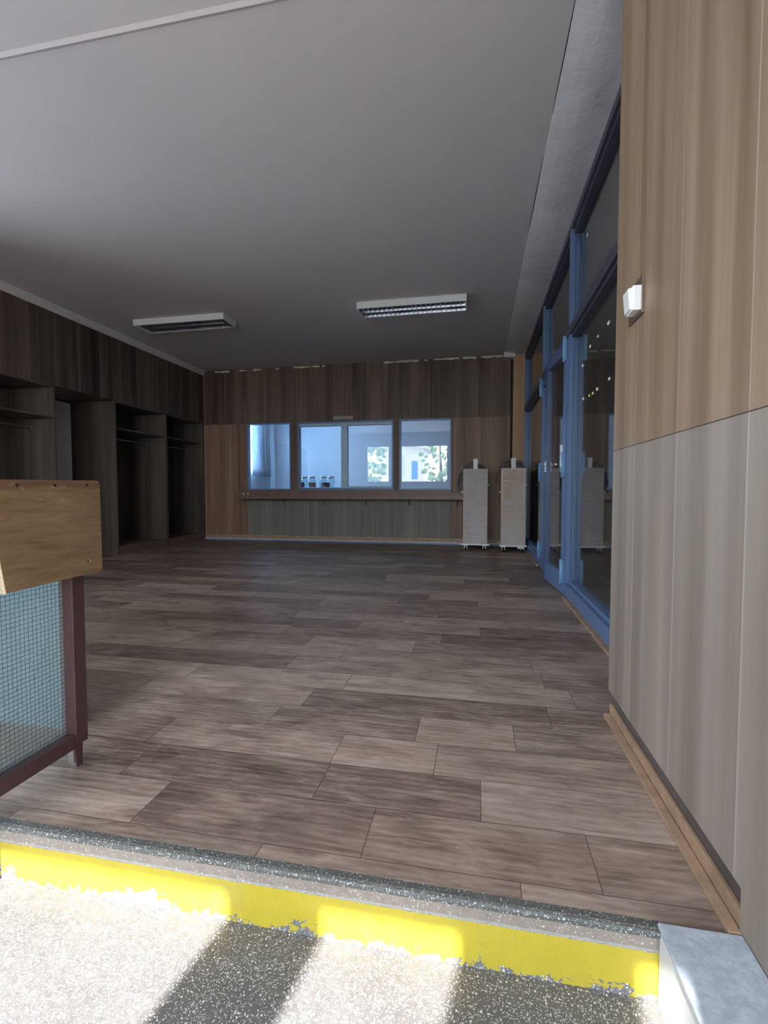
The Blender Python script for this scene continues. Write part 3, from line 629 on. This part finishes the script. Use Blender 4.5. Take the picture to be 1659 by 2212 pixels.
fixture(-1.32, 'right fluorescent ceiling light with metal louvre, switched off, nearer the glass partition')

# wrapped trolleys
def trolley(x0, x1, y0, y1, label, upper):
    cx, cy = (x0+x1)/2, (y0+y1)/2; w, d = x1-x0, y1-y0
    r = empty('trolley', (cx, cy, 0), label, 'trolley', 'shrink-wrapped trolleys by the back wall')
    q = MB(); q.box(-w/2, w/2, -d/2, d/2, .10, 1.17, bevel=.008)
    if upper: q.box(-w/2+.012, w/2-.022, -d/2-.012, -d/2+.01, .695, 1.165, bevel=.006)
    q.build('wrapped_load', M['wrap_tan'] if upper else M['wrap_pink'], parent=r, label='boxed load under wrinkled clear stretch film')
    if upper:
        q = MB(); a, c2, z0, z1, yy = -w/2+.010, w/2-.020, .692, 1.168, -d/2-.0145
        q.box(a, a+.008, yy, yy+.008, z0, z1); q.box(c2-.008, c2, yy, yy+.008, z0, z1); q.box(a, c2, yy, yy+.008, z0, z0+.008); q.box(a, c2, yy, yy+.008, z1-.008, z1); q.build('film_edge', M['plastic'], parent=r)
    q = MB(); e = .03 if not upper else .018
    q.box(-w/2-e, w/2+e, -d/2+.005, -d/2+.045, .075, .10, bevel=.004); q.box(-w/2-e, w/2+e, d/2-.04, d/2, .075, .10, bevel=.004); q.box(-w/2, w/2, -d/2+.04, d/2-.04, .08, .099); q.build('base_frame', M['plastic'], parent=r, label='white base bars')
    q = MB(); q.box(-.032, .032, -d/2+.06, -d/2+.10, 1.165, 1.315, bevel=.006); q.build('push_post', M['plastic'], parent=r, label='white upright sticking out of the top')
    for sx in (-1, 1):
        q = MB(); z = .83 if sx < 0 else .93
        q.box(sx*(w/2-.005) if sx > 0 else -w/2-.025, w/2+.02 if sx > 0 else -w/2+.005, -d/2+.05, -d/2+.08, z, z+.02, bevel=.003); q.build('side_peg', M['plastic'], parent=r)
    for sx in (-1, 1):
        for sy in (-1, 1):
            q = MB(); x, y = sx*(w/2-.04), sy*(d/2-.05)
            wh = []
            q.tube([(x-.012, y, .032), (x+.012, y, .032)], .032, 18, M['black']); fork = M['plastic'] if (upper and sx > 0 and sy < 0) else M['steel']
            q.box(x-.022, x-.016, y-.018, y+.018, .028, .07, fork); q.box(x+.016, x+.022, y-.018, y+.018, .028, .07, fork); q.box(x-.024, x+.024, y-.02, y+.02, .066, .08, fork)
            if upper and sx > 0 and sy < 0: q.box(x-.07, x+.024, y-.04, y-.018, .052, .072, M['plastic'])
            q.build('caster', parent=r)
    # loose film blown up over the top and behind
    q = MB(); nx, ny = 20, 8; W2 = w*.62 if not upper else w*.66; g = []
    for i in range(nx+1):
        a = math.pi*i/nx; rowv = []
        for k in range(ny+1):
            y = -d/2+.08+(d-.1)*k/ny; h = (.085 if not upper else .125)*(1+.25*math.sin(k*1.9+i*.4))
            X = -W2*math.cos(a)*(1+.04*math.sin(i*2.1+k)); X = X if X < 0 else X*.78
            Z = 1.172+h*math.sin(a)-(.2*(1-math.sin(a))**2 if i < nx/2 else .02)
            X = X if Z > 1.172 else (min(X, -w/2-.012) if X < 0 else max(X, w/2+.006))
            rowv.append(q.bm.verts.new((X, y, Z)))
        g.append(rowv)
    for i in range(nx):
        for k in range(ny): q.bm.faces.new([g[i][k], g[i+1][k], g[i+1][k+1], g[i][k+1]]).smooth = True
    o = q.build('loose_film', M['film'], parent=r, label='loose crumpled clear film over the top'); s_ = o.modifiers.new('thick', 'SOLIDIFY'); s_.thickness = .0008
    return r
t1 = trolley(-.19, .155, 6.90, 7.42, 'tall trolley in pinkish shrink wrap on casters, left of the pair by the back wall', False)
t2 = trolley(.334, .672, 6.80, 7.34, 'tall trolley in tan shrink wrap beside the glass partition, with a framed upper half', True)
# soft grey-blue bag hanging behind the left trolley
q = MB(); prof = [(.0, -.19, .0), (.02, -.25, .10), (.035, -.24, .22), (.03, -.2, .3), (.0, -.17, .34)]
g = []
for i in range(13):
    z = .86+.26*i/12; a = math.sin(math.pi*min(1, (i+.6)/12.4)); xo = -.238-.03*a; g.append([q.bm.verts.new((xo+.004*math.sin(i+k), 7.0+.26*k/6, z)) for k in range(7)])
for i in range(12):
    for k in range(6): q.bm.faces.new([g[i][k], g[i+1][k], g[i+1][k+1], g[i][k+1]]).smooth = True
bg_o = q.build('grey_sheet_bag', M['bag'], label='grey-blue plastic bag hanging on the left side of the pinkish wrapped trolley', cat='bag'); s_ = bg_o.modifiers.new('thick', 'SOLIDIFY'); s_.thickness = .012; s_.offset = 0

# cable hanging beside the pillar
q = MB(); q.tube([(.512, 7.55, 2.86), (.51, 7.548, 2.3), (.514, 7.55, 1.7), (.508, 7.548, 1.33)], .005, 8, M['black']); q.box(.495, .52, 7.538, 7.556, 1.305, 1.335, M['plastic'])
q.build('hanging_cable', label='thin black cable with white end beside the far pillar', cat='cable')

# light switch on the near wall
sw = empty('light_switch', (NX, 1.67, 1.40), 'white surface switch on a dark brown plate on the right wall', 'switch'); inv = Matrix.Translation((-NX, -1.67, -1.40))
o = MB().box(NX-.008, NX+.001, 1.604, 1.738, 1.398, 1.516, bevel=.002).build('back_plate', M['brown_plate'], label='dark brown plate'); o.parent = sw; o.matrix_parent_inverse = inv
q = MB(); q.box(NX-.034, NX-.006, 1.607, 1.675, 1.408, 1.484, bevel=.005); o = q.build('switch_housing', M['plastic']); o.parent = sw; o.matrix_parent_inverse = inv
q = MB(); q.prism([(NX-.033, 1.412), (NX-.040, 1.414), (NX-.046, 1.476), (NX-.033, 1.480)], 1, 1.614, 1.668, M['plastic']); o = q.build('rocker', bevel=.002); o.parent = sw; o.matrix_parent_inverse = inv

# painted stone block at the right end of the step
b = MB(); bl = empty('stone_block', (.43, .4, -.15), 'pale grey-blue painted stone block at the right end of the yellow step', 'block'); inv = Matrix.Translation((-.43, -.4, .15))
o = MB().box(.352, NX-.001, -.6, .972, .004, .014).build('top_slab', M['stone'], bevel=.002, label='mottled blue-grey top'); o.parent = bl; o.matrix_parent_inverse = inv
o = MB().box(.356, NX-.001, -.6, .970, -.15, .004).build('block_side', M['stone_side'], label='side coloured white for the sun on it'); o.parent = bl; o.matrix_parent_inverse = inv

# barrier with wired glass and plywood board
BX = -1.20
br = empty('barrier', (BX-.03, 1.08, 0), 'maroon steel barrier with wired glass panel at the left of the step', 'barrier'); inv = Matrix.Translation((-(BX-.03), -1.08, 0))
def B(mb, nm, m=None, l=None, par=br, bevel=0):
    o = mb.build(nm, m, label=l, bevel=bevel); o.parent = par
    o.matrix_parent_inverse = inv; return o
B(MB().box(BX-.05, BX, 1.219, 1.264, .067, .84), 'post', M['maroon'], bevel=.002)
B(MB().box(BX-.05, BX, .885, .93, .067, .84), 'post', M['maroon'], bevel=.002)
q = MB(); q.prism([(1.213, .10), (1.246, .10), (1.241, .0), (1.222, .0)], 0, BX-.012, BX-.002, M['maroon']); q.prism([(BX-.046, .10), (BX-.002, .10), (BX-.006, .0), (BX-.03, .0)], 1, 1.221, 1.229, M['steel']); B(q, 'foot', None, 'tapered metal foot')
q = MB(); q.prism([(.895, .10), (.926, .10), (.920, -.15), (.90, -.15)], 0, BX-.03, BX-.012, M['maroon']); B(q, 'foot')
B(MB().box(BX-.05, BX, .93, 1.219, .061, .103), 'bottom_rail', M['maroon'], bevel=.002)
B(MB().box(BX-.05, BX, .93, 1.219, .79, .835), 'top_rail', M['maroon'], bevel=.002)
pane = B(MB().box(BX-.040, BX-.034, .928, 1.221, .102, .792), 'wired_glass_pane', M['wired'], 'greenish blue wired glass')
q = MB(); z = .112
while z < .79: q.box(BX-.0345, BX-.0333, .93, 1.219, z-.0005, z+.0005); z += .0127
y = .938
while y < 1.219: q.box(BX-.0345, BX-.0335, y-.0002, y+.0002, .103, .79); y += .0127
o = q.build('wire_mesh', M['wire'], label='fine dark square wire mesh'); o.parent = pane
q = MB(); th = .018
out_ = [(.985, .667), (.998, .588), (1.318, .594), (1.318, .600), (1.316, .872), (1.312, .880), (1.303, .884), (.955, .879)]
q.prism(out_, 0, BX+.002, BX+.002+th, M['ply'])
bd = B(q, 'plywood_board', None, 'brown plywood board with a rounded corner and screw holes', bevel=.0015)
q = MB(); q.prism([(.9835, .672), (.9965, .586), (.9985, .586), (.9855, .672)], 0, BX-.012, BX+.002+th, M['ply_edge']); q.prism([(.955, .80), (.9835, .672), (.9855, .672), (.957, .80)], 0, BX-.003, BX+.002+th, M['ply_edge'])
o = q.build('raw_edge', label='pale raw plywood edge'); o.parent = bd
for yy, zz in ((1.035, .866), (1.148, .867), (1.262, .869), (1.262, .634)):
    q = MB(); q.tube([(BX+.002+th-.004, yy, zz), (BX+.0025+th, yy, zz)], .0035, 12, M['black']); q.tube([(BX+.002+th-.004, yy+.003, zz), (BX+.0022+th, yy+.003, zz)], .0042, 12, M['ply_edge' if zz < .7 else 'black']); o = q.build('screw_hole'); o.parent = bd
# low pale blue panel behind the barrier
MB().box(-2.7, -1.405, 1.41, 1.45, 0, .78).build('low_partition', M['pale_blue_panel'], label='pale blue low panel standing behind the wired glass of the barrier', cat='partition', bevel=.003)

# ================================================================== OUTSIDE (seen only as reflections in the windows)
MB().box(-30, 25, -40, FY-.04, -.35, -.3).build('ground', M['concrete'], kind='structure')
bd_ = empty('pale_house', (-4.6, -15, -.3), 'pale house with blue shutter across the yard, mirrored in the right serving window', 'building')
q = MB(); q.box(-1.6, 1.35, -3, 1, 0, 4.0, M['render_wall']); q.build('house_wall', parent=bd_)
q = MB(); q.prism([(-1.9, 4.3), (1.7, 3.7), (1.7, 3.8), (-1.9, 4.45)], 1, -3.2, 1.3, M['roof']); q.build('roof', parent=bd_)
MB().box(.65, 1.0, 1, 1.05, 1.9, 3.0, M['shutter']).build('shutter', parent=bd_)
MB().box(-.5, .2, 1, 1.04, 2.2, 3.4, M['kwall']).build('house_window', parent=bd_)
def tree(x, y, h, r, label):
    e = empty('tree', (x, y, -.3), label, 'tree', 'trees across the yard')
    q = MB(); q.tube([(0, 0, 0), (.05, .03, h*.4), (-.03, .0, h*.75)], [.13, .1, .04], 10, M['bark']); q.build('trunk', parent=e)
    q = MB()
    for k in range(120):
        v = Vector((random.gauss(0, 1), random.gauss(0, 1), random.gauss(0, 1))).normalized()*random.uniform(.3, 1)**.5
        p = Vector((v.x*r, v.y*r, h*.62+v.z*h*.42)); s0 = random.uniform(.08, .24)*r
        bmesh.ops.create_icosphere(q.bm, subdivisions=1, radius=s0, matrix=Matrix.Translation(p) @ Matrix.Rotation(random.random()*3, 4, v) @ Matrix.Diagonal((1, .7, .5, 1)))
    q.build('crown', M['leaf'], parent=e)
tree(-2.0, -11.5, 5.0, 1.15, 'leafy tree right of the pale house, mirrored in the right serving window')
tree(-5.9, -10.0, 4.6, 1.3, 'leafy tree left of the pale house, mirrored in the middle serving window')
